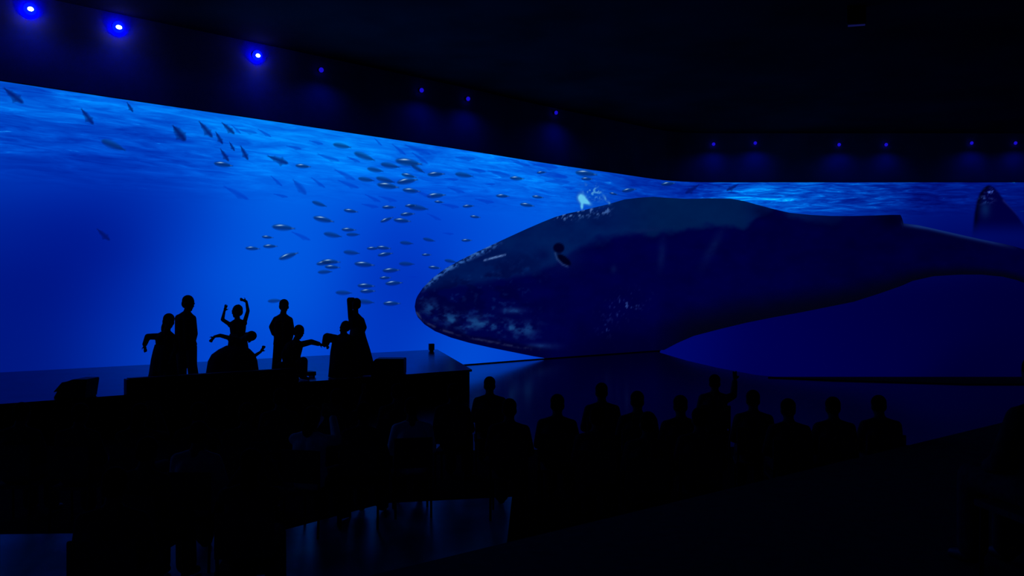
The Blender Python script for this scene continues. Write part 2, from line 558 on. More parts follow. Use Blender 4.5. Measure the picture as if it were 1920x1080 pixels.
mix(np.exp(-(seg_d(x, y, [(780, 586), (790, 601), (815, 615), (850, 626), (900, 637), (960, 648), (1010, 655)]) / 2.2) ** 2) * sstep(.35, .6, n2) * .7, (36, 52, 100))
jaw = sstep(0, 8, y - np.interp(x, [777, 795, 830, 880, 960, 1040], [584, 599, 612, 625, 638, 652])) * sstep(1060, 1000, x)
mix(jaw * .8, (0, 0, 46))
mix(np.exp(-(seg_d(x, y, [(782, 588), (796, 604), (825, 618), (870, 631), (930, 643), (1000, 656)]) / 2.0) ** 2) * sstep(.30, .6, n2) * .8, (34, 44, 86))
# eye
mix(ell(x, y, 1052, 478, 34, 26) * .35, (4, 36, 92))
mix(ell(x, y, 1018, 478, 14, 12) * .55, (0, 2, 58))
mix(sstep(.28, .55, ell(x, y, 1047, 465, 11, 10)), (0, 0, 34))
mix(sstep(.28, .6, ell(x, y, 1057, 487, 17, 7, 38)), (0, 0, 28))
mix(np.exp(-(seg_d(x, y, [(1040, 474), (1044, 486), (1054, 496), (1064, 500)]) / 1.6) ** 2) * .7, (40, 66, 118))
# speckles
mix(ell(x, y, 1170, 575, 34, 18, -25) * sstep(.64, .76, n3) * .9, (40, 66, 140))
mix(ell(x, y, 1135, 618, 12, 10) * sstep(.62, .75, n3) * .8, (36, 58, 130))
mix(np.exp(-(seg_d(x, y, [(1050, 407), (1085, 399), (1135, 393)]) / 9) ** 2) * sstep(.58, .72, n3) * .9, (84, 130, 200))
for ex, ey, rx, ry, a in ((1240, 475, 7, 26, 5), (1335, 465, 8, 34, 28), (1150, 505, 5, 7, 0), (1210, 432, 28, 4, -6)):
    mix(ell(x, y, ex, ey, rx, ry, a) * (.2 + .6 * n2), (6, 26, 80))
WX, WY = at_s(Ws, 0.02)
me = grid_mesh('whale_image', WX, WY, Wz, wc)
wo = smooth(obj('whale_image', me, 'film_whale', screen))
wo['label'] = 'dark blue whale with mottled snout swimming left'

def patch(name, x0, x1, y0, y1, fn, off, nx_=60, ny_=60, label=None):
    gx, gy = np.meshgrid(np.linspace(x0, x1, nx_), np.linspace(y1, y0, ny_))
    c, a = fn(gx, gy)
    s, z = on_screen(gx, gy)
    z = np.clip(z, Z0 + .01, Z1 - .005)
    X, Y = at_s(s, off)
    o = smooth(obj(name, grid_mesh(name, X, Y, z, c, a), 'film_soft', screen))
    if label:
        o['label'] = label
    return o

# --- second whale, rearing up at the far end of the film
def far_whale(gx, gy):
    l = np.interp(gy, [346, 352, 362, 378, 400, 450], [1851, 1843, 1835, 1829, 1825, 1820])
    r = np.interp(gy, [346, 352, 362, 378, 400, 450], [1856, 1866, 1875, 1886, 1906, 1940])
    a = sstep(-1, 5, gx - l) * sstep(-1, 5, r - gx) * sstep(345, 350, gy) * sstep(452, 410, gy)
    n = fbm(gx / 5, gy / 4, 3)
    c = np.zeros(gx.shape + (3,)) + np.array((0, 0, 58.))
    dark = sstep(16, 2, gx - l)
    c = c * (1 - .55 * dark[..., None])
    def mx(wt, col):
        nonlocal c
        wt = np.clip(wt, 0, 1)[..., None]
        c = c * (1 - wt) + np.array(col, float) * wt
    mx(ell(gx, gy, 1855, 361, 9, 6) * sstep(.4, .62, n) * 1.5, (62, 92, 190))
    mx(ell(gx, gy, 1848, 375, 12, 7) * sstep(.45, .65, n) * 1.2, (36, 60, 130))
    mx(ell(gx, gy, 1847, 393, 9, 14) * .7, (6, 36, 92))
    mx(np.exp(-(seg_d(gx, gy, [(1882, 376), (1896, 389), (1908, 401)]) / 2.5) ** 2) * .7, (26, 34, 110))
    return c, a
patch('far_whale_image', 1812, 1942, 345, 453, far_whale, 0.012, 66, 60, 'small dark whale head rearing at the water surface')

# --- spray from the blowhole
def spray(gx, gy):
    n = fbm(gx / 4.2 + 5, gy / 4.2, 3)
    core = ell(gx, gy, 1090, 372, 8, 10, -12) + .8 * ell(gx, gy, 1099, 379, 11, 4.5, 30) + .8 * ell(gx, gy, 1090, 388, 3, 6)
    wisp = (ell(gx, gy, 1112, 360, 24, 15, 25)) * sstep(.48, .68, n)
    streak = np.exp(-(seg_d(gx, gy, [(1130, 366), (1136, 376), (1141, 381)]) / 3.5) ** 2) * n
    edge = sstep(0, 6, gx - 1074) * sstep(0, 6, 1152 - gx) * sstep(0, 5, gy - 338) * sstep(0, 5, 402 - gy)
    haze = ell(gx, gy, 1112, 370, 26, 18) * .45
    a = np.clip(np.maximum.reduce([core * 1.3 * (.6 + .7 * n), wisp * .9, streak * .9, haze]), 0, 1) * edge
    t = np.clip(core * 1.5, 0, 1)[..., None]
    u = np.clip(np.maximum(wisp, streak) * 1.3, 0, 1)[..., None]
    c = np.array((0, 52, 165.)) * (1 - u) + np.array((70, 150, 215.)) * u
    c = c * (1 - t) + np.array((95, 195, 240.)) * t
    return c, a
patch('spray_image', 1073, 1153, 337, 403, spray, 0.03, 70, 60, 'pale turquoise spray above the blowhole')

# --- fish in the film: (x, y, length, angle down to the right, kind)
# g: silvery with glint, s: dark green-grey, d: dark blue diving, f: faint blue
FISH = [
 (25,180,52,38,'d'),(163,219,42,52,'d'),(243,194,24,58,'d'),(212,273,54,22,'s'),(335,250,42,50,'D'),(385,243,44,50,'d'),(410,259,30,60,'d'),(427,241,36,42,'d'),(442,243,26,44,'f'),(434,275,22,60,'d'),(420,291,32,56,'d'),(457,287,34,62,'d'),(418,309,40,8,'g'),(442,362,58,28,'f'),(193,440,36,42,'d'),
 (495,250,32,30,'f'),(462,246,44,12,'f'),(520,300,46,20,'d'),(567,312,32,5,'g'),(550,277,32,12,'f'),(615,296,48,18,'f'),(640,274,38,10,'s'),(682,294,46,20,'s'),(747,281,36,38,'f'),(782,276,58,20,'f'),(786,297,40,35,'f'),(765,305,56,8,'g'),(730,311,40,10,'s'),(702,319,34,10,'s'),(782,317,32,30,'s'),(816,327,36,-2,'g'),(765,330,32,12,'g'),(762,340,44,-8,'g'),(685,337,34,8,'s'),(721,338,40,14,'s'),(726,349,46,8,'g'),(845,336,30,5,'f'),(770,358,38,6,'g'),(816,367,40,-4,'g'),(792,364,36,18,'f'),(645,328,48,26,'f'),(652,346,46,20,'f'),(517,340,32,42,'f'),(560,351,42,48,'F'),(595,343,36,36,'f'),(525,367,30,12,'f'),(597,383,32,18,'s'),(656,396,30,8,'g'),(605,412,44,12,'g'),(530,427,48,5,'g'),(622,441,38,10,'s'),(652,431,30,2,'g'),(660,440,28,0,'s'),(500,445,24,5,'g'),(505,462,30,0,'g'),(472,466,30,3,'g'),(727,389,28,0,'g'),(782,390,42,8,'s'),(768,386,24,-3,'g'),(762,402,30,-4,'g'),(723,412,28,-20,'g'),(752,414,36,5,'g'),(692,386,36,10,'f'),(725,373,40,15,'f'),(697,372,36,25,'f'),(812,407,32,25,'f'),(821,379,20,4,'g'),(842,386,38,10,'f'),(802,450,26,12,'s'),(760,456,28,5,'s'),(838,438,24,5,'f'),
 (539,480,42,-18,'g'),(607,493,36,-8,'g'),(618,491,40,2,'g'),(621,501,32,3,'g'),(607,510,30,-3,'s'),(657,474,34,5,'s'),(697,466,26,0,'g'),(717,465,30,5,'g'),(720,477,32,-8,'g'),(681,496,42,5,'g'),(760,495,32,2,'s'),(731,507,36,-2,'g'),(720,521,24,-2,'g'),(736,531,36,-3,'g'),(770,518,26,0,'f'),(684,536,36,2,'g'),(687,546,32,-1,'g'),(642,549,34,2,'s'),(683,566,36,5,'s'),(732,569,36,0,'g'),(513,564,30,-3,'s'),(797,478,20,0,'g'),(812,502,26,5,'g'),(842,490,26,10,'s'),(872,451,22,0,'g'),(888,407,22,6,'g'),(875,387,24,-3,'g'),(562,443,42,24,'f'),
 (706,262,22,45,'f'),(870,297,42,4,'f'),(975,308,36,12,'f'),(1020,311,52,8,'f'),(892,320,36,10,'f'),(867,329,38,8,'s'),(933,326,50,14,'f'),(966,335,30,4,'g'),(1035,331,60,4,'f'),(1012,324,20,-4,'g'),(916,346,20,0,'f'),(939,368,28,2,'g'),(1005,370,24,6,'g'),(985,385,30,8,'g'),(852,357,38,18,'f'),(1042,341,52,2,'f'),(1096,326,46,6,'g'),(1097,336,24,2,'g'),(1176,357,30,-8,'g'),(1147,364,18,12,'g'),(1250,344,30,-6,'g'),(1296,352,34,-32,'d'),(1372,346,28,-28,'d'),(660,300,30,22,'f'),(905,377,40,10,'f'),(590,268,30,14,'f'),(1064,352,26,6,'f'),(960,297,26,16,'f'),
]
KINDS = {  # body colour, flank colour, glint, alpha
 'g': ((6, 62, 118), (0, 20, 94), (170, 215, 235), .88),
 's': ((6, 60, 116), (0, 22, 98), None, .82),
 'd': ((2, 20, 112), (0, 12, 96), None, .88),
 'D': ((2, 16, 100), (0, 8, 84), None, .92),
 'f': ((0, 56, 196), (0, 44, 182), None, .62),
 'F': ((0, 50, 180), (0, 40, 168), None, .62),
}
def fish_mesh(kind):
    body, flank, glint, al = KINDS[kind]
    n, m = 25, 17
    u = np.linspace(-.5, .5, n)
    slim = {'g': .165, 's': .17, 'd': .15, 'D': .24, 'f': .105, 'F': .19}[kind]
    h = slim * np.clip(1 - (np.abs(u + .1) / np.where(u < -.1, .4, .5)) ** 2.0, 0, 1) ** .75
    h = np.maximum(h, np.where(u > .3, .018 + np.clip(u - .34, 0, 1) * .42, .012))   # tail fin
    if kind in 'dD':                                  # fins spread behind the head
        h = h + .075 * np.exp(-((u + .16) / .045) ** 2) + .03 * np.exp(-((u - .16) / .03) ** 2)
    v = np.linspace(-1, 1, m)
    U, V_ = np.meshgrid(u, v)
    Zf = V_ * h[None]
    a = al * (1 - np.abs(V_) ** 2.0) * sstep(.5, .38, np.abs(U))
    if kind in 'dDfF':                                # a fin under the body
        Zf = Zf - np.where(V_ < -.5, .05 * np.exp(-((U + .12) / .09) ** 2), 0)
    c = np.array(body, float) * ((V_ + 1) / 2)[..., None] + np.array(flank, float) * (1 - (V_ + 1) / 2)[..., None]
    if glint:
        gl = np.clip(1.15 * np.exp(-((U + .15) / .15) ** 2 - ((V_ - .46 - .5 * (U + .16)) / .13) ** 2) + .35 * np.exp(-((U - .36) / .045) ** 2 - ((V_ - .1) / .5) ** 2), 0, 1)
        c = c * (1 - gl[..., None]) + np.array(glint, float) * gl[..., None]
        a = np.clip(np.maximum(a, gl * .95), 0, 1) * sstep(1.0, .8, np.abs(V_))
    return grid_mesh('fish_' + kind, U, np.zeros_like(U), Zf, c, a)
FM = {}
for k_ in KINDS:
    FM[k_] = fish_mesh(k_)
    FM[k_].materials.append(M['film_soft'])
for i, (fx, fy, L_, ang, kd) in enumerate(FISH):
    a = math.radians(ang)
    dx, dy = math.cos(a) * L_ / 2, math.sin(a) * L_ / 2
    s0, z0 = on_screen(fx - dx, fy - dy)
    s1, z1 = on_screen(fx + dx, fy + dy)
    sm, zm = on_screen(fx, fy)
    x0, y0 = at_s(sm, 0.035 + 0.0006 * i)
    T = Vector((float(np.interp(sm, sg, tx)), float(np.interp(sm, sg, ty)), 0))
    A = T * (s1 - s0) + Vector((0, 0, z1 - z0))
    ln = A.length
    A.normalize()
    N = Vector((T.y, -T.x, 0))
    U_ = N.cross(A) * -1
    if U_.z < 0:
        U_ = -U_
    hs = L_ * float(np.interp(sm, sg, cys)) / F
    # nose of the diving fish points to the lower right
    if kd in 'dDfF' and fx < 1250:
        A = -A
    # keep the picture inside the screen
    zm = min(zm, Z1 - .02 - abs(z1 - z0) * .5 - .10 * hs) if fx > -1 else zm
    o = bpy.data.objects.new('fish', FM[kd])
    COL.objects.link(o)
    o.parent = screen
    m = Matrix.Identity(4)
    m.col[0] = (*(A * ln), 0)
    m.col[1] = (*N, 0)
    m.col[2] = (*(U_ * hs), 0)
    m.col[3] = (x0, y0, zm, 1)
    o.matrix_world = m

# ------------------------------------------------------------------ stage
ST = 0.66
F0, F1 = Vector((-15.2, 7.72)), Vector((-0.965, 19.3))
B1, B0 = Vector((-2.47, 26.45)), Vector((-20.6, 11.3))
stage = thing('stage', 'long low dark stage with glossy deck in front of the bright screen', 'stage', (0, 0, 0))
bm = bmesh.new()
prism(bm, [tuple(p) for p in (F0, F1, B1, B0)], ST - 0.05, ST)
obj('stage_deck', bm, 'stage', stage)
bm = bmesh.new()
ins = [F0 + Vector((-.02, .05)), F1 + Vector((-.06, .03)), B1 + Vector((-.03, -.05)), B0 + Vector((.05, .0))]
prism(bm, [tuple(p) for p in ins], 0.0, ST - 0.05)
obj('stage_skirt', bm, 'stage_side', stage)

fd = (F1 - F0).normalized()
fa = math.atan2(fd.y, fd.x)
def front(px, back=0.0):
    """place on the deck over the front edge where the sight line px crosses it"""
    k = (px - 960) / F
    t = (k * F0.y - F0.x) / (fd.x - k * fd.y)
    p = F0 + fd * t + Vector((-fd.y, fd.x)) * back
    return p
# long low footlight box along the front edge
pa, pb = front(238, .03), front(562, .03)
ln = (pb - pa).length
fb = thing('footlight_box', 'long low black box along the stage front hiding dancers feet', 'stage box', (pa.x, pa.y, ST), fa)
bm = bmesh.new()
box(bm, 0, ln, 0, .20, 0, .27, .012)
obj('body', bm, 'black', fb)
bm = bmesh.new()
box(bm, .05, ln - .05, .02, .18, .27, .285, .004)
obj('lid', bm, 'grille', fb)

def wedge(px, back, wid, h, dep_, label, prof, rz=0.0):
    p = front(px, back)
    t = thing('monitor_speaker', label, 'speaker', (p.x, p.y, ST), rz)
    bm = bmesh.new()
    profile(bm, prof, -wid / 2, wid / 2)
    bmesh.ops.bevel(bm, geom=list(bm.edges), offset=.012, segments=2, affect='EDGES')
    obj('cabinet', bm, 'black', t)
    return t
# wedge seen from its side: profile runs left to right in the picture
p = front(149, .25)
t = thing('monitor_speaker', 'black wedge monitor with sloping back alone at the left stage front', 'speaker', (p.x, p.y, ST), 0)
bm = bmesh.new()
pr = [(-.29, 0), (.25, 0), (.30, .33), (.05, .33), (-.08, .28), (-.20, .16)]
a_ = [bm.verts.new((x_, -.22, z_)) for x_, z_ in pr]
b_ = [bm.verts.new((x_, .22, z_)) for x_, z_ in pr]
bm.faces.new(a_); bm.faces.new(b_[::-1])
for k in range(6):
    bm.faces.new((a_[k], b_[k], b_[(k + 1) % 6], a_[(k + 1) % 6]))
bmesh.ops.bevel(bm, geom=list(bm.edges), offset=.012, segments=2, affect='EDGES')
obj('cabinet', bm, 'black', t)
bm = bmesh.new()
box(bm, -.11, .11, -.19, .19, 0, .012, .003)
g_ = obj('grille', bm, 'grille', t)
g_.location = (-.215, 0, .185); g_.rotation_euler = (0, -math.radians(49), 0)
bm = bmesh.new()
tube(bm, (.10, -.235, .2), (.10, -.215, .2), .045, seg=16)
obj('connector_plate', bm, 'metal', t)

p = front(744, .35)
t = thing('monitor_speaker', 'black boxy monitor speaker right of the dancers at the stage front', 'speaker', (p.x, p.y, ST), 0)
bm = bmesh.new()
pr = [(-.38, 0), (.37, 0), (.37, .36), (-.26, .36), (-.35, .27)]
a_ = [bm.verts.new((x_, -.24, z_)) for x_, z_ in pr]
b_ = [bm.verts.new((x_, .24, z_)) for x_, z_ in pr]
bm.faces.new(a_); bm.faces.new(b_[::-1])
for k in range(5):
    bm.faces.new((a_[k], b_[k], b_[(k + 1) % 5], a_[(k + 1) % 5]))
bmesh.ops.bevel(bm, geom=list(bm.edges), offset=.012, segments=2, affect='EDGES')
obj('cabinet', bm, 'black', t)
bm = bmesh.new()
box(bm, -.12, .12, -.262, -.238, .14, .22, .006)
obj('handle', bm, 'metal', t)

p = P(809, 658, 25.6)
t = thing('small_speaker', 'tiny dark box standing on the far right stage corner', 'speaker', (p.x, p.y, ST), .3)
bm = bmesh.new(); box(bm, -.085, .085, -.08, .08, .04, .24, .012); obj('cabinet', bm, 'black', t)
bm = bmesh.new(); box(bm, -.06, .06, -.055, .055, 0, .045, .006); obj('foot', bm, 'metal', t)

p = front(603, .9)
t = thing('stage_block', 'flat dark block on the deck between crouching and bowing dancers', 'block', (p.x, p.y, ST), fa)
bm = bmesh.new(); box(bm, -.24, .24, -.14, .14, .03, .12, .012); obj('body', bm, 'black', t)
for sx in (-1, 1):
    bm = bmesh.new(); box(bm, sx * .2 - .02, sx * .2 + .02, -.12, .12, 0, .03, .004); obj('foot', bm, 'metal', t)

# matt black kerb along the pit edge
bm = bmesh.new()
prism(bm, [(7.6, 23.75), (43, 23.75), (43, 21.9), (12.5, 21.9), (9.2, 22.9)], 0.0, 0.03)
struct('trim_1', bm, 'stage_side', label='matt black kerb along the edge of the sunken floor')

# ------------------------------------------------------------------ viewing tier and pale runner
TZ = 0.85
td = Vector((6.74, 5.30)).normalized()
T0 = Vector((-.80, 4.60)) - td * 8.0
T1 = Vector((-.80, 4.60)) + td * 22
tier = thing('viewing_tier', 'raised dark carpeted viewing tier with a diagonal front edge', 'platform')
bm = bmesh.new()
prism(bm, [(T0.x, REAR + .02), (40.8, REAR + .02), (40.8, T1.y), tuple(T1), tuple(T0)], 0.0, TZ - .03)
obj('tier_base', bm, 'black', tier)
bm = bmesh.new()
prism(bm, [(T0.x, REAR + .02), (40.8, REAR + .02), (40.8, T1.y), tuple(T1), tuple(T0)], TZ - .03, TZ)
obj('carpet', bm, 'tier', tier)
bm = bmesh.new()
prism(bm, [(-9.5, 5.2), (-4.5, 3.6), (-1.1, 4.6), (1.0, 6.5), (-0.05, 7.9), (0.0, 9.7), (-1.5, 9.4), (-2.4, 8.3), (-9.5, 8.0)], 0.008, 0.012)
bm2 = bmesh.new()
prism(bm2, [(-13.5, 3.0), (-9.0, -1.0), (-7.2, -0.36), (9.4, 12.7), (9.0, 13.2), (3.2, 12.9), (-1.0, 12.6), (-12.5, 9.6)], 0.0, 0.008)
tag(obj('audience_carpet', bm2, 'carpet'), 'dark matt carpet under the rows of spectators', 'carpet')
tag(obj('floor_runner', bm, 'runner'), 'pale floor mat showing in gaps of the dark audience', 'mat')

# ------------------------------------------------------------------ lamps along the top of the wall
LAMPS = [(55, 17, 3), (220, 51, 4), (480, 104, 3), (600, 131, 1), (788, 169, 1), (875, 185, 1), (1040, 211, 1), (1337, 270, 1), (1415, 268, 1.2), (1572, 271, 1), (1660, 271, .8), (1820, 268, 1), (1902, 268, .8)]
LLAB = ['bright blue-white wall lamp at the top left corner', 'brightest blue-white wall lamp, second from the left',
        'bright blue-white wall lamp above the middle of the left screen', 'dim blue wall lamp just right of the three bright ones',
        'left of two dim blue lamps above the school of fish', 'right of two dim blue lamps above the school of fish',
        'dim blue wall lamp above the whale spray', 'left of two dim blue lamps right of the screen bend',
        'right of two dim blue lamps right of the screen bend', 'left of the middle pair of dim lamps over the whale back',
        'right of the middle pair of dim lamps over the whale back', 'dim blue wall lamp above the whale tail',
        'dim blue wall lamp at the right picture edge']
for (lx, ly, pw), lab in zip(LAMPS, LLAB):
    s = float(s_of(lx))
    x0, y0 = (float(v) for v in at_s(s, -0.12))
    X0 = (lx - 960) / F * y0
    z = min(EYE + (HZ - ly) / F * y0, CEIL - .14)
    N = Vector((float(np.interp(s, sg, nx)), float(np.interp(s, sg, ny)), -.25)).normalized()
    rot = N.to_track_quat('Z', 'Y')
    bright = pw >= 2
    R0 = .14 if bright else .075
    t = thing('wall_lamp', lab, 'lamp', (X0, y0, z), 0, 'blue lamps along the top of the screen wall')
    def place(o):
        o.rotation_mode = 'QUATERNION'
        o.rotation_quaternion = rot
        return o
    bm = bmesh.new()
    tube(bm, (0, 0, -.02), (0, 0, .07), R0 * .95, R0 * .8, 20)
    place(obj('housing', bm, 'metal', t))
    bm = bmesh.new()
    ball(bm, (0, 0, .085), (R0, R0, .06), sub=3)
    smooth(place(obj('lens', bm, 'lamp_blue' if bright else 'lamp_dim', t)))
    if bright:
        bm = bmesh.new()
        ball(bm, (0, 0, .15), (.066 if pw < 4 else .074, .05, .03), sub=3)
        smooth(place(obj('lamp_core', bm, 'lamp_core', t)))
    ld = bpy.data.lights.new('lamp_light', 'SPOT')
    ld.color = (0.0, 0.01, 1.0)
    ld.energy = {3: 13.0, 4: 15.0}.get(pw, 8.0 * pw)
    ld.spot_size = math.radians(165)
    ld.spot_blend = 1.0
    ld.shadow_soft_size = .06
    lo = bpy.data.objects.new('lamp_light', ld)
    COL.objects.link(lo)
    lo.parent = t
    lo.location = Vector((N.x, N.y, 0)) * .60 + Vector((0, 0, -.18))
    lo.rotation_mode = 'QUATERNION'
    lo.rotation_quaternion = Vector((N.x * .1, N.y * .1, -1)).to_track_quat('-Z', 'Y')

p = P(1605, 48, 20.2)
t = thing('glint_fixture', 'short ceiling fixture upper right, its dim glint made to glow', 'lamp', (p.x, p.y, p.z), .0)
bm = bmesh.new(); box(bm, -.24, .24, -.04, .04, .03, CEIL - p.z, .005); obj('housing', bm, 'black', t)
bm = bmesh.new(); tube(bm, (-.21, -.03, -.02), (.21, -.03, .01), .022, seg=12); o = obj('tube', bm, 'tube', t)  # glint on the fixture, put in as a glowing tube

# ------------------------------------------------------------------ people
def remeshed(bm, name, voxel, mat, parent, it=4):
    me = bpy.data.meshes.new(name + '_raw')
    bm.to_mesh(me)
    bm.free()
    o = bpy.data.objects.new(name + '_raw', me)
    COL.objects.link(o)
    md = o.modifiers.new('r', 'REMESH')
    md.mode = 'VOXEL'
    md.voxel_size = voxel
    s_ = o.modifiers.new('s', 'SMOOTH')
    s_.factor = .5
    s_.iterations = it
    dg = bpy.context.evaluated_depsgraph_get()
    dg.update()
    nm = bpy.data.meshes.new_from_object(o.evaluated_get(dg))
    nm.name = name
    bpy.data.objects.remove(o, do_unlink=True)
    bpy.data.meshes.remove(me)
    nm.materials.clear()
    r = obj(name, nm, mat, parent)
    smooth(r)
    return r

def limb(bm, pts, rad, sub=2):
    for i, (p, r) in enumerate(zip(pts, rad)):
        ball(bm, p, r, sub=sub)
        if i:
            tube(bm, pts[i - 1], p, rad[i - 1], r, 12)

def hand(bm, wrist, tip, sz=1.0, fat=1.0, curl=0.25):
    wrist, tip = Vector(wrist), Vector(tip)
    d = (tip - wrist)
    if d.length < .01:
        d = Vector((0, 0, -.1))
    d.normalize()
    side = d.cross(Vector((0, 1, 0.2)))
    if side.length < .1:
        side = Vector((1, 0, 0))
    side.normalize()
    nrm = d.cross(side).normalized()
    q = Matrix((side, nrm, d)).transposed().to_4x4()
    ball(bm, wrist + d * .045 * sz, (.038 * sz, .017 * sz * fat, .05 * sz), q)
    for k, (o_, l_) in enumerate(((-.028, .062), (-.010, .074), (.010, .070), (.027, .055))):
        a = wrist + d * .085 * sz + side * o_ * sz
        b = a + d * l_ * .5 * sz + side * o_ * .25 * sz
        c = b + (d * (1 - curl) + nrm * curl).normalized() * l_ * .5 * sz
        limb(bm, [a, b, c], [.0095 * fat * sz, .009 * fat * sz, .0075 * fat * sz], 1)
    a = wrist + d * .03 * sz + side * -.03 * sz
    b = a + (d * .6 - side * .8).normalized() * .035 * sz
    c = b + (d * .9 - side * .35).normalized() * .03 * sz
    limb(bm, [a, b, c], [.012 * fat * sz, .011 * fat * sz, .009 * fat * sz], 1)

def head(bm, c, up, face, k=1.0):
    """head with brow, nose, mouth, chin and ears; c centre, up along the neck, face where it looks"""
    up = Vector(up).normalized()
    face = (Vector(face) - up * Vector(face).dot(up)).normalized()
    sd = face.cross(up).normalized()
    q = Matrix((sd, face, up)).transposed().to_4x4()
    W = lambda x_, y_, z_: Vector(c) + (sd * x_ + face * y_ + up * z_) * k
    ball(bm, W(0, -.012, .025), (.076 * k, .095 * k, .090 * k), q, 3)
    ball(bm, W(0, .018, -.045), (.058 * k, .070 * k, .070 * k), q, 3)
    ball(bm, W(0, .070, -.092), (.024 * k, .020 * k, .018 * k), q)
    limb(bm, [W(0, .085, .005), W(0, .106, -.028)], [.011 * k, .016 * k], 1)
    ball(bm, W(0, .080, -.060), (.024 * k, .012 * k, .010 * k), q)
    for e in (-1, 1):
        ball(bm, W(e * .030, .080, .018), (.020 * k, .010 * k, .007 * k), q)
        ball(bm, W(e * .032, .077, -.002), (.013 * k, .010 * k, .009 * k), q)
        ball(bm, W(e * .078, -.005, -.018), (.012 * k, .022 * k, .034 * k), q)
    return W, q

def hair_part(c, up, face, voxel, parent, bun=None, k=1.0, long=False):
    bm = bmesh.new()
    up = Vector(up).normalized()
    face = (Vector(face) - up * Vector(face).dot(up)).normalized()
    sd = face.cross(up).normalized()
    q = Matrix((sd, face, up)).transposed().to_4x4()
    W = lambda x_, y_, z_: Vector(c) + (sd * x_ + face * y_ + up * z_) * k
    ball(bm, W(0, -.028, .040), (.084 * k, .094 * k, .088 * k), q, 3)
    ball(bm, W(0, -.055, -.010), (.076 * k, .060 * k, .080 * k), q, 3)
    if long:
        ball(bm, W(0, -.070, -.10), (.070 * k, .040 * k, .12 * k), q, 2)
    if bun:
        ball(bm, W(*bun), .042 * k, None, 2)
    return remeshed(bm, 'hair', voxel, 'hair', parent, 2)

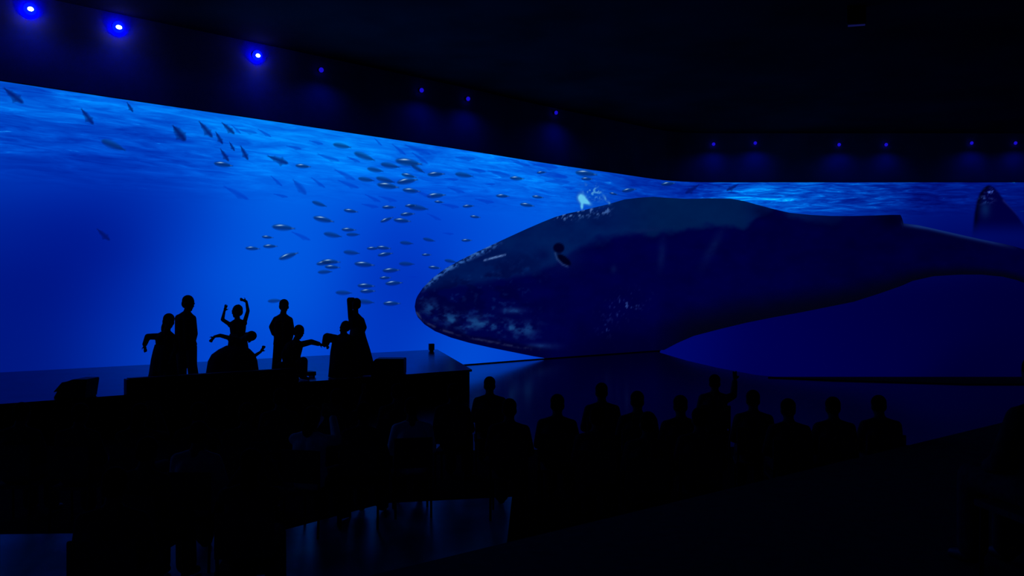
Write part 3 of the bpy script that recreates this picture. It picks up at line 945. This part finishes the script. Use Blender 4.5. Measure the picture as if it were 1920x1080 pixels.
def person(label, J, loc, rz=0.0, face=(0, 1, 0), dress=None, voxel=.011, cols=('cloth', 'cloth2'), g=1.0, bun=None, long=False, group=None, sleeves=True, fat=1.0, k=1.0, bulk=1.0, shoes=True, trousers=True, wide=None):
    """J: joint places in local metres. One continuous body; clothing and hair are its children"""
    t = thing('person', label, 'person', loc, rz, group)
    V3 = {n: Vector(p) for n, p in J.items()}
    bm = bmesh.new()
    up = V3['head'] - V3['neck']
    head(bm, V3['head'], up, face, k)
    limb(bm, [V3['chest'] + (V3['neck'] - V3['chest']) * .6, V3['neck'], V3['head'] - up.normalized() * .05], [.070 * g, .060 * g, .056])
    limb(bm, [V3['shL'], V3['neck'] * .35 + V3['chest'] * .65, V3['shR']], [.052 * g, .075 * g, .052 * g])
    limb(bm, [V3['shL'], V3['neck'], V3['shR']], [.040 * g, .046 * g, .040 * g])
    ax_ = (V3['shR'] - V3['shL']).normalized() * .055 * bulk
    for q_ in (-1, 1):
        limb(bm, [V3['chest'] + ax_ * q_, V3['waist'] + ax_ * q_ * .8, V3['pelvis'] + ax_ * q_], [.105 * g, .092 * g, .11 * g])
    limb(bm, [V3['hipL'], V3['pelvis'], V3['hipR']], [.085 * g, .10 * g, .085 * g])
    for s_ in 'LR':
        limb(bm, [V3['sh' + s_], V3['el' + s_], V3['wr' + s_]], [.050 * g, .040 * g, .027 * g])
        hand(bm, V3['wr' + s_], V3['ha' + s_], .95, fat)
        limb(bm, [V3['hip' + s_], V3['kn' + s_], V3['an' + s_]], [.082 * g, .056 * g, .038 * g])
        limb(bm, [V3['an' + s_] + Vector((0, 0, -.02)), V3['toe' + s_]], [.038, .028])
    remeshed(bm, 'body', voxel, 'skin', t)
    # upper garment
    e = .012
    bm = bmesh.new()
    limb(bm, [V3['shL'], V3['neck'] * .3 + V3['chest'] * .7, V3['shR']], [.052 * g + e, .078 * g + e, .052 * g + e])
    limb(bm, [V3['shL'], V3['neck'] * .9 + V3['chest'] * .1, V3['shR']], [.044 * g + e, .042 * g + e, .044 * g + e])
    for q_ in (-1, 1):
        limb(bm, [V3['chest'] + ax_ * q_, V3['waist'] + ax_ * q_ * (.8 if dress else 1), V3['pelvis'] + ax_ * q_], [.11 * g + e, (.095 if dress else .108) * g + e, .115 * g + e])
    limb(bm, [V3['hipL'] + Vector((0, 0, .05)), V3['hipR'] + Vector((0, 0, .05))], [.09 * g + e, .09 * g + e])
    if sleeves:
        for s_ in 'LR':
            w_ = V3['el' + s_] * .1 + V3['wr' + s_] * .9
            limb(bm, [V3['sh' + s_], V3['el' + s_], w_], [.052 * g + e, .043 * g + e, .032 * g + e])
    if wide:
        limb(bm, [V3['sh' + wide], V3['el' + wide], V3['wr' + wide]], [.10, .095, .085])
    remeshed(bm, 'shirt' if dress is None else 'bodice', voxel, cols[0], t)
    if trousers:
        bm = bmesh.new()
        limb(bm, [V3['hipL'], V3['pelvis'], V3['hipR']], [.088 * g + e, .10 * g + e, .088 * g + e])
        for s_ in 'LR':
            a_ = V3['kn' + s_] * .08 + V3['an' + s_] * .92
            limb(bm, [V3['hip' + s_], V3['kn' + s_], a_], [.090 * g + e, .072 * g + e, .074 * g + e])
        remeshed(bm, 'trousers', voxel, cols[1], t)
    if shoes:
        for s_ in 'LR':
            bm = bmesh.new()
            limb(bm, [V3['an' + s_] + Vector((0, 0, -.025)), V3['toe' + s_]], [.048, .036])
            remeshed(bm, 'shoe', voxel, 'black', t)
    hair_part(V3['head'], up, face, voxel, t, bun, k, long)
    if dress is not None:
        nseg = 48
        bm = bmesh.new()
        rows = []
        for q, (c, rx, ry, fold) in enumerate(dress):
            row = []
            for a in range(nseg):
                th = 2 * math.pi * a / nseg
                w_ = 1 + fold * math.sin(th * 9 + q * .35) + fold * .6 * math.sin(th * 5 + 1)
                row.append(bm.verts.new((c[0] + rx * w_ * math.cos(th), c[1] + ry * w_ * math.sin(th), max(c[2], .006))))
            rows.append(row)
        for a_, b_ in zip(rows[:-1], rows[1:]):
            for a in range(nseg):
                bm.faces.new((a_[a], a_[(a + 1) % nseg], b_[(a + 1) % nseg], b_[a]))
        bm.faces.new(rows[0])
        bm.faces.new(rows[-1][::-1])
        o = obj('skirt', bm, cols[1], t)
        smooth(o)
    return t

def dancer(label, Y, x0, J, face, rings=None, **kw):
    """joints measured in the picture on the deck at distance Y"""
    k = Y / F
    fy = HZ + (EYE - ST) * F / Y
    def L(p):
        return (((p[0] - x0) * k), (p[2] if len(p) > 2 else 0.0), (fy - p[1]) * k)
    JJ = {n: L(p) for n, p in J.items()}
    for s_ in 'LR':
        a = JJ['an' + s_]
        JJ['an' + s_] = (a[0], a[1], .085)
        if 'toe' + s_ not in JJ:
            f = Vector(face).normalized()
            JJ['toe' + s_] = (a[0] + f.x * .15, a[1] + f.y * .15, .034)
        else:
            b = JJ['toe' + s_]
            JJ['toe' + s_] = (b[0], b[1], .034)
    dress = None
    if rings:
        dress = [((L(r[0])[0], L(r[0])[1], L(r[0])[2]), r[1] * k, r[2] * k, r[3]) for r in rings]
    return person(label, JJ, ((x0 - 960) / F * Y, Y, ST), 0.0, face, dress, **kw)

GR = 'dancers posing in silhouette on the stage'
dancer('leftmost dancer stooping with left arm bent out and hand hanging', 15.5, 308,
    dict(head=(317, 603), neck=(313, 620), chest=(310, 637), waist=(309, 656), pelvis=(308, 674), shL=(297, 631), shR=(326, 634, .02), elL=(278, 631, -.02), wrL=(273, 647, -.05), haL=(276, 660, -.06), elR=(336, 652, -.1), wrR=(331, 668, -.2), haR=(328, 677, -.22),
         hipL=(301, 677), hipR=(316, 677), knL=(297, 702, -.16), knR=(320, 702, -.16), anL=(297, 722, .05), anR=(321, 722, .05)),
    (.75, -.65, 0), [((308, 646), 17, 13, .01), ((308, 658), 20, 17, .02), ((307, 674), 22, 20, .03), ((306, 700), 24, 22, .05), ((304, 726), 29, 24, .07)],
    bun=(0, -.06, .08), g=1.08, group=GR, k=1.25, long=True)
dancer('tall standing dancer behind the leftmost one, looking right', 16.15, 349,
    dict(head=(354, 569), neck=(351, 584), chest=(347, 604), waist=(347, 628), pelvis=(349, 648), shL=(335, 596), shR=(361, 597), elL=(333, 626, .02), wrL=(335, 648, -.05), haL=(336, 660, -.06), elR=(363, 626, .05), wrR=(362, 646, -.02), haR=(361, 658, -.03),
         hipL=(341, 650), hipR=(358, 650), knL=(341, 684), knR=(360, 684), anL=(340, 715), anR=(364, 715)),
    (.9, -.4, 0), group=GR, g=1.2, k=1.3)
dancer('dancer with both arms raised, right hand curled over the head', 17.1, 445,
    dict(head=(444, 584), neck=(445, 599), chest=(446, 613), waist=(446, 632), pelvis=(446, 650), shL=(432, 609), shR=(458, 606), elL=(421, 599, -.12), wrL=(424, 583, -.10), haL=(427, 573, -.10), elR=(464, 583, .03), wrR=(462, 565, .0), haR=(451, 561, -.02),
         hipL=(439, 654), hipR=(453, 654), knL=(437, 684, -.06), knR=(455, 684, -.06), anL=(436, 708), anR=(457, 708)),
    (-.5, -.85, 0), [((446, 626), 15, 12, .01), ((446, 648), 18, 16, .03), ((446, 680), 22, 19, .05), ((446, 710), 26, 23, .07)],
    group=GR, g=.98, sleeves=False, bun=(0, -.05, .09), k=1.16)
dancer('kneeling dancer in a wide domed skirt leaning back with arms spread', 16.5, 438,
    dict(head=(466, 632), neck=(454, 637), chest=(443, 644), waist=(440, 662), pelvis=(438, 686), shL=(431, 634), shR=(456, 653, -.05), elL=(413, 629), wrL=(402, 631), haL=(394, 642, -.02), elR=(477, 668, -.05), wrR=(491, 659, -.06), haR=(499, 645, -.06),
         hipL=(431, 690), hipR=(446, 690), knL=(420, 708, -.26), knR=(456, 708, -.26), anL=(428, 722, .22), anR=(450, 722, .22), toeL=(428, 725, .36), toeR=(450, 725, .36)),
    (.6, -.8, .2), [((441, 648), 17, 12, .01), ((439, 655), 29, 20, .015), ((437, 664), 39, 27, .02), ((436, 676), 44, 32, .025), ((436, 694), 46.5, 35, .03), ((436, 706), 48, 37, .04), ((437, 717), 50, 38, .045)],
    group=GR, g=1.0, sleeves=False, bun=(0, -.07, .04), k=1.26)
dancer('standing dancer with left hand on hip, behind the crouching one', 17.3, 530,
    dict(head=(533, 574), neck=(531, 589), chest=(531, 606), waist=(531, 628), pelvis=(530, 645), shL=(518, 599), shR=(543, 600), elL=(508, 613, .06), wrL=(514, 627, -.02), haL=(520, 632, -.04), elR=(546, 620, .05), wrR=(545, 636, -.02), haR=(544, 646, -.03),
         hipL=(523, 647), hipR=(538, 647), knL=(519, 677), knR=(541, 678), anL=(517, 706), anR=(544, 706)),
    (.6, -.8, 0), group=GR, g=1.18, k=1.2)
dancer('crouching dancer stretching one arm out to the right', 17.0, 552,
    dict(head=(561, 623), neck=(555, 638), chest=(551, 651), waist=(547, 667), pelvis=(547, 684), shL=(541, 648), shR=(564, 646), elL=(534, 664, -.08), wrL=(540, 680, -.18), haL=(546, 686, -.22), elR=(584, 641, -.02), wrR=(600, 645, -.04), haR=(611, 648, -.05),
         hipL=(541, 686), hipR=(554, 685), knL=(535, 684, -.34), knR=(572, 676, -.14), anL=(536, 712, -.16), anR=(569, 712, -.06), toeL=(538, 716, -.30), toeR=(581, 716, -.12)),
    (.85, -.5, 0), group=GR, g=1.14, k=1.22)
dancer('bowing dancer in a wide robe taking the outstretched hand', 17.55, 648,
    dict(head=(648, 614, -.12), neck=(646, 626, -.06), chest=(645, 640), waist=(648, 658, .05), pelvis=(650, 672, .08), shL=(631, 636, -.02), shR=(660, 636), elL=(614, 632, -.04), wrL=(612, 643, -.06), haL=(616, 651, -.07), elR=(668, 652, -.05), wrR=(662, 666, -.16), haR=(656, 673, -.2),
         hipL=(643, 675, .08), hipR=(657, 675, .08), knL=(640, 690), knR=(660, 690), anL=(640, 702, .06), anR=(660, 702, .06)),
    (-.6, -.8, -.3), [((646, 632), 18, 11, .01), ((647, 642), 25, 15, .015), ((647, 660), 28, 19, .02), ((647, 680), 29, 21, .03), ((647, 706), 31, 24, .04)],
    group=GR, g=1.2, k=1.2, wide='L')
dancer('rightmost dancer, tall, arm bent over the head, long trailing skirt', 17.95, 669,
    dict(head=(667, 571), neck=(667, 587), chest=(668, 602), waist=(669, 620), pelvis=(669, 637), shL=(658, 597), shR=(678, 600), elL=(654.5, 562, .02), wrL=(664, 561, -.06), haL=(672, 564, -.08), elR=(683, 614, .02), wrR=(678, 630, -.06), haR=(675, 639, -.08),
         hipL=(663, 640), hipR=(676, 640), knL=(663, 668), knR=(681, 668), anL=(663, 698), anR=(684, 698)),
    (-.3, -.95, 0), [((669, 614), 13, 10, .01), ((671, 632), 15, 13, .02), ((675, 655), 18, 15, .03), ((678, 675), 20, 17, .04), ((680, 690), 22, 19, .045), ((681, 702), 24, 20, .055)],
    group=GR, g=1.02, bun=(0, -.02, .08), k=1.18)

# ------------------------------------------------------------------ audience: chairs and spectators
def make_chair(label, loc, rz, group=None):
    t = thing('audience_chair', label, 'chair', loc, rz, group)
    bm = bmesh.new(); box(bm, -.22, .22, -.20, .24, .41, .45, .012); obj('seat', bm, 'cloth2', t)
    bm = bmesh.new(); box(bm, -.21, .21, -.25, -.215, .55, .88, .012); obj('backrest', bm, 'cloth2', t)
    for sx in (-1, 1):
        bm = bmesh.new(); tube(bm, (sx * .195, .21, 0), (sx * .195, .20, .41), .013); obj('leg', bm, 'metal', t)
        bm = bmesh.new(); tube(bm, (sx * .195, -.24, 0), (sx * .195, -.21, .41), .013); tube(bm, (sx * .195, -.21, .41), (sx * .195, -.235, .80), .013); obj('leg', bm, 'metal', t)
    return t

def seated(label, loc, rz, arms='lap', **kw):
    J = dict(head=(0, .02, 1.165), neck=(0, -.03, 1.03), chest=(0, -.06, .87), waist=(0, -.07, .68), pelvis=(0, -.05, .545), shL=(-.17, -.05, .955), shR=(.17, -.05, .955),
             hipL=(-.085, -.02, .55), hipR=(.085, -.02, .55), knL=(-.11, .40, .54), knR=(.12, .40, .54), anL=(-.11, .40, .09), anR=(.12, .41, .09), toeL=(-.13, .55, .036), toeR=(.14, .56, .036))
    down = dict(elL=(-.23, .02, .70), wrL=(-.13, .24, .63), haL=(-.07, .33, .61), elR=(.23, .02, .70), wrR=(.13, .24, .63), haR=(.07, .33, .61))
    upR = dict(elR=(.27, .12, .98), wrR=(.30, .26, 1.19), haR=(.30, .28, 1.30))
    upB = dict(elL=(-.20, .16, .92), wrL=(-.06, .34, 1.14), haL=(-.04, .36, 1.24), elR=(.20, .16, .92), wrR=(.06, .34, 1.14), haR=(.04, .36, 1.24))
    J.update(down)
    if arms == 'right':
        J.update(upR)
    if arms == 'both':
        J.update(upB)
    return person(label, J, loc, rz, (0, 1, 0), None, voxel=.015, fat=1.25, **kw)

CR = 'spectators seated in the unlit audience'
CH = 'chairs in the unlit audience'
CLAB = 'dark silhouetted spectator seated in the unlit audience below the stage'
CHLAB = 'black chair under a spectator in the unlit audience'
proto = {
    'lap': seated(CLAB, (-1.0, 10.0, 0), 0, 'lap', cols=('cloth', 'cloth2'), group=CR),
    'right': seated(CLAB, (0.0, 11.0, 0), 0, 'right', cols=('navy', 'cloth'), group=CR),
    'both': seated(CLAB, (1.0, 11.0, 0), 0, 'both', cols=('cloth', 'cloth2'), group=CR, long=True),
}
chair0 = make_chair(CHLAB, (-1.0, 10.0, 0), 0, CH)
used = set()
def recolour(t, part, mat):
    for c in t.children:
        if c.name.split('.')[0] == part:
            c.material_slots[0].link = 'OBJECT'
            c.material_slots[0].material = M[mat]
def sit(px, Y, kind='lap', label=None, rz=None, z=0.012, shirt=None, chair_label=None):
    global chair0
    X = (px - 960) / F * Y
    rz = random.uniform(-.12, .12) - (px - 700) / F * .3 if rz is None else rz
    if kind in used:
        t = dup(proto[kind], (X, Y, z), rz)
    else:
        t = proto[kind]
        used.add(kind)
        t.location = (X, Y, z); t.rotation_euler = (0, 0, rz)
    t['label'] = label or CLAB
    t['group'] = CR
    if 'chair' in used:
        c = dup(chair0, (X, Y, z), rz)
    else:
        c = chair0
        used.add('chair')
        c.location = (X, Y, z); c.rotation_euler = (0, 0, rz)
    c['label'] = chair_label or 'black chair under ' + (label or CLAB)
    if shirt:
        recolour(t, 'shirt', shirt)
    return t

# rows right below the stage
ORD = ['first', 'second', 'third', 'fourth', 'fifth', 'sixth', 'seventh', 'eighth']
for n_, px in enumerate((40, 150, 262, 372, 462)):
    sit(px, 8.55 + .05 * math.sin(px), ['lap', 'lap', 'both', 'lap', 'lap'][n_], 'dark spectator, %s from the left in the leftmost row' % ORD[n_])
sit(585, 8.3, 'both', 'spectator in a pale shirt seated under the crouching dancer', shirt='pale', rz=-.25)
sit(772, 9.0, 'lap', 'spectator in a pale shirt seated under the boxy stage monitor', shirt='pale', rz=.2)
sit(682, 8.6, 'lap', 'dark spectator between the two pale shirts')
for n_, px in enumerate((525, 632, 745, 850)):
    sit(px, 9.85 if px < 700 else 10.4, ['lap', 'right', 'lap', 'lap'][n_], 'dark spectator, %s from the left in the row nearest the stage' % ORD[n_])
for n_, px in enumerate((955, 1045, 1120, 1215, 1312)):
    sit(px, (8.9, 9.3, 8.3, 7.9, 8.2)[n_], 'lap', 'dark spectator, %s from the left in the row right of the aisle' % ORD[n_])
sit(918, 11.3, 'lap', 'lone dark head beside the right stage corner')
sit(1128, 10.5, 'lap', 'dark spectator with head highest left of the one raising an arm')
for n_, px in enumerate((1195, 1276)):
    sit(px, (9.6, 9.2)[n_], 'lap', '%s of two low dark heads below the whale belly' % ('left', 'right')[n_])
sit(1340, 11.6, 'right', 'dark spectator raising one arm, in front of the whale belly')
sit(1412, 9.7, 'lap', 'dark spectator just right of the one raising an arm')
for n_, (px, Y) in enumerate(((1478, 8.9), (1562, 9.05))):
    sit(px, Y, 'lap', '%s of the three dark heads under the sunken floor' % ('left', 'middle')[n_])
sit(1648, 9.2, 'lap', 'rightmost of the three dark heads under the sunken floor')
# near left
sit(215, 5.35, 'lap', 'large dark spectator at the lower left, nearest the camera', rz=.15)
sit(275, 6.5, 'lap', 'dark spectator behind the large one at the lower left', rz=-.1)
sit(470, 6.0, 'both', 'dark spectator with both hands up at the lower left centre')
sit(372, 7.3, 'lap', 'spectator with a grey shirt at the lower left', shirt='grey')
# seated on the tier at the right picture edge
sit(1952, 4.35, 'lap', 'dark spectator cut off by the right picture edge', rz=.1, z=TZ, chair_label='black chair on the tier at the right picture edge')
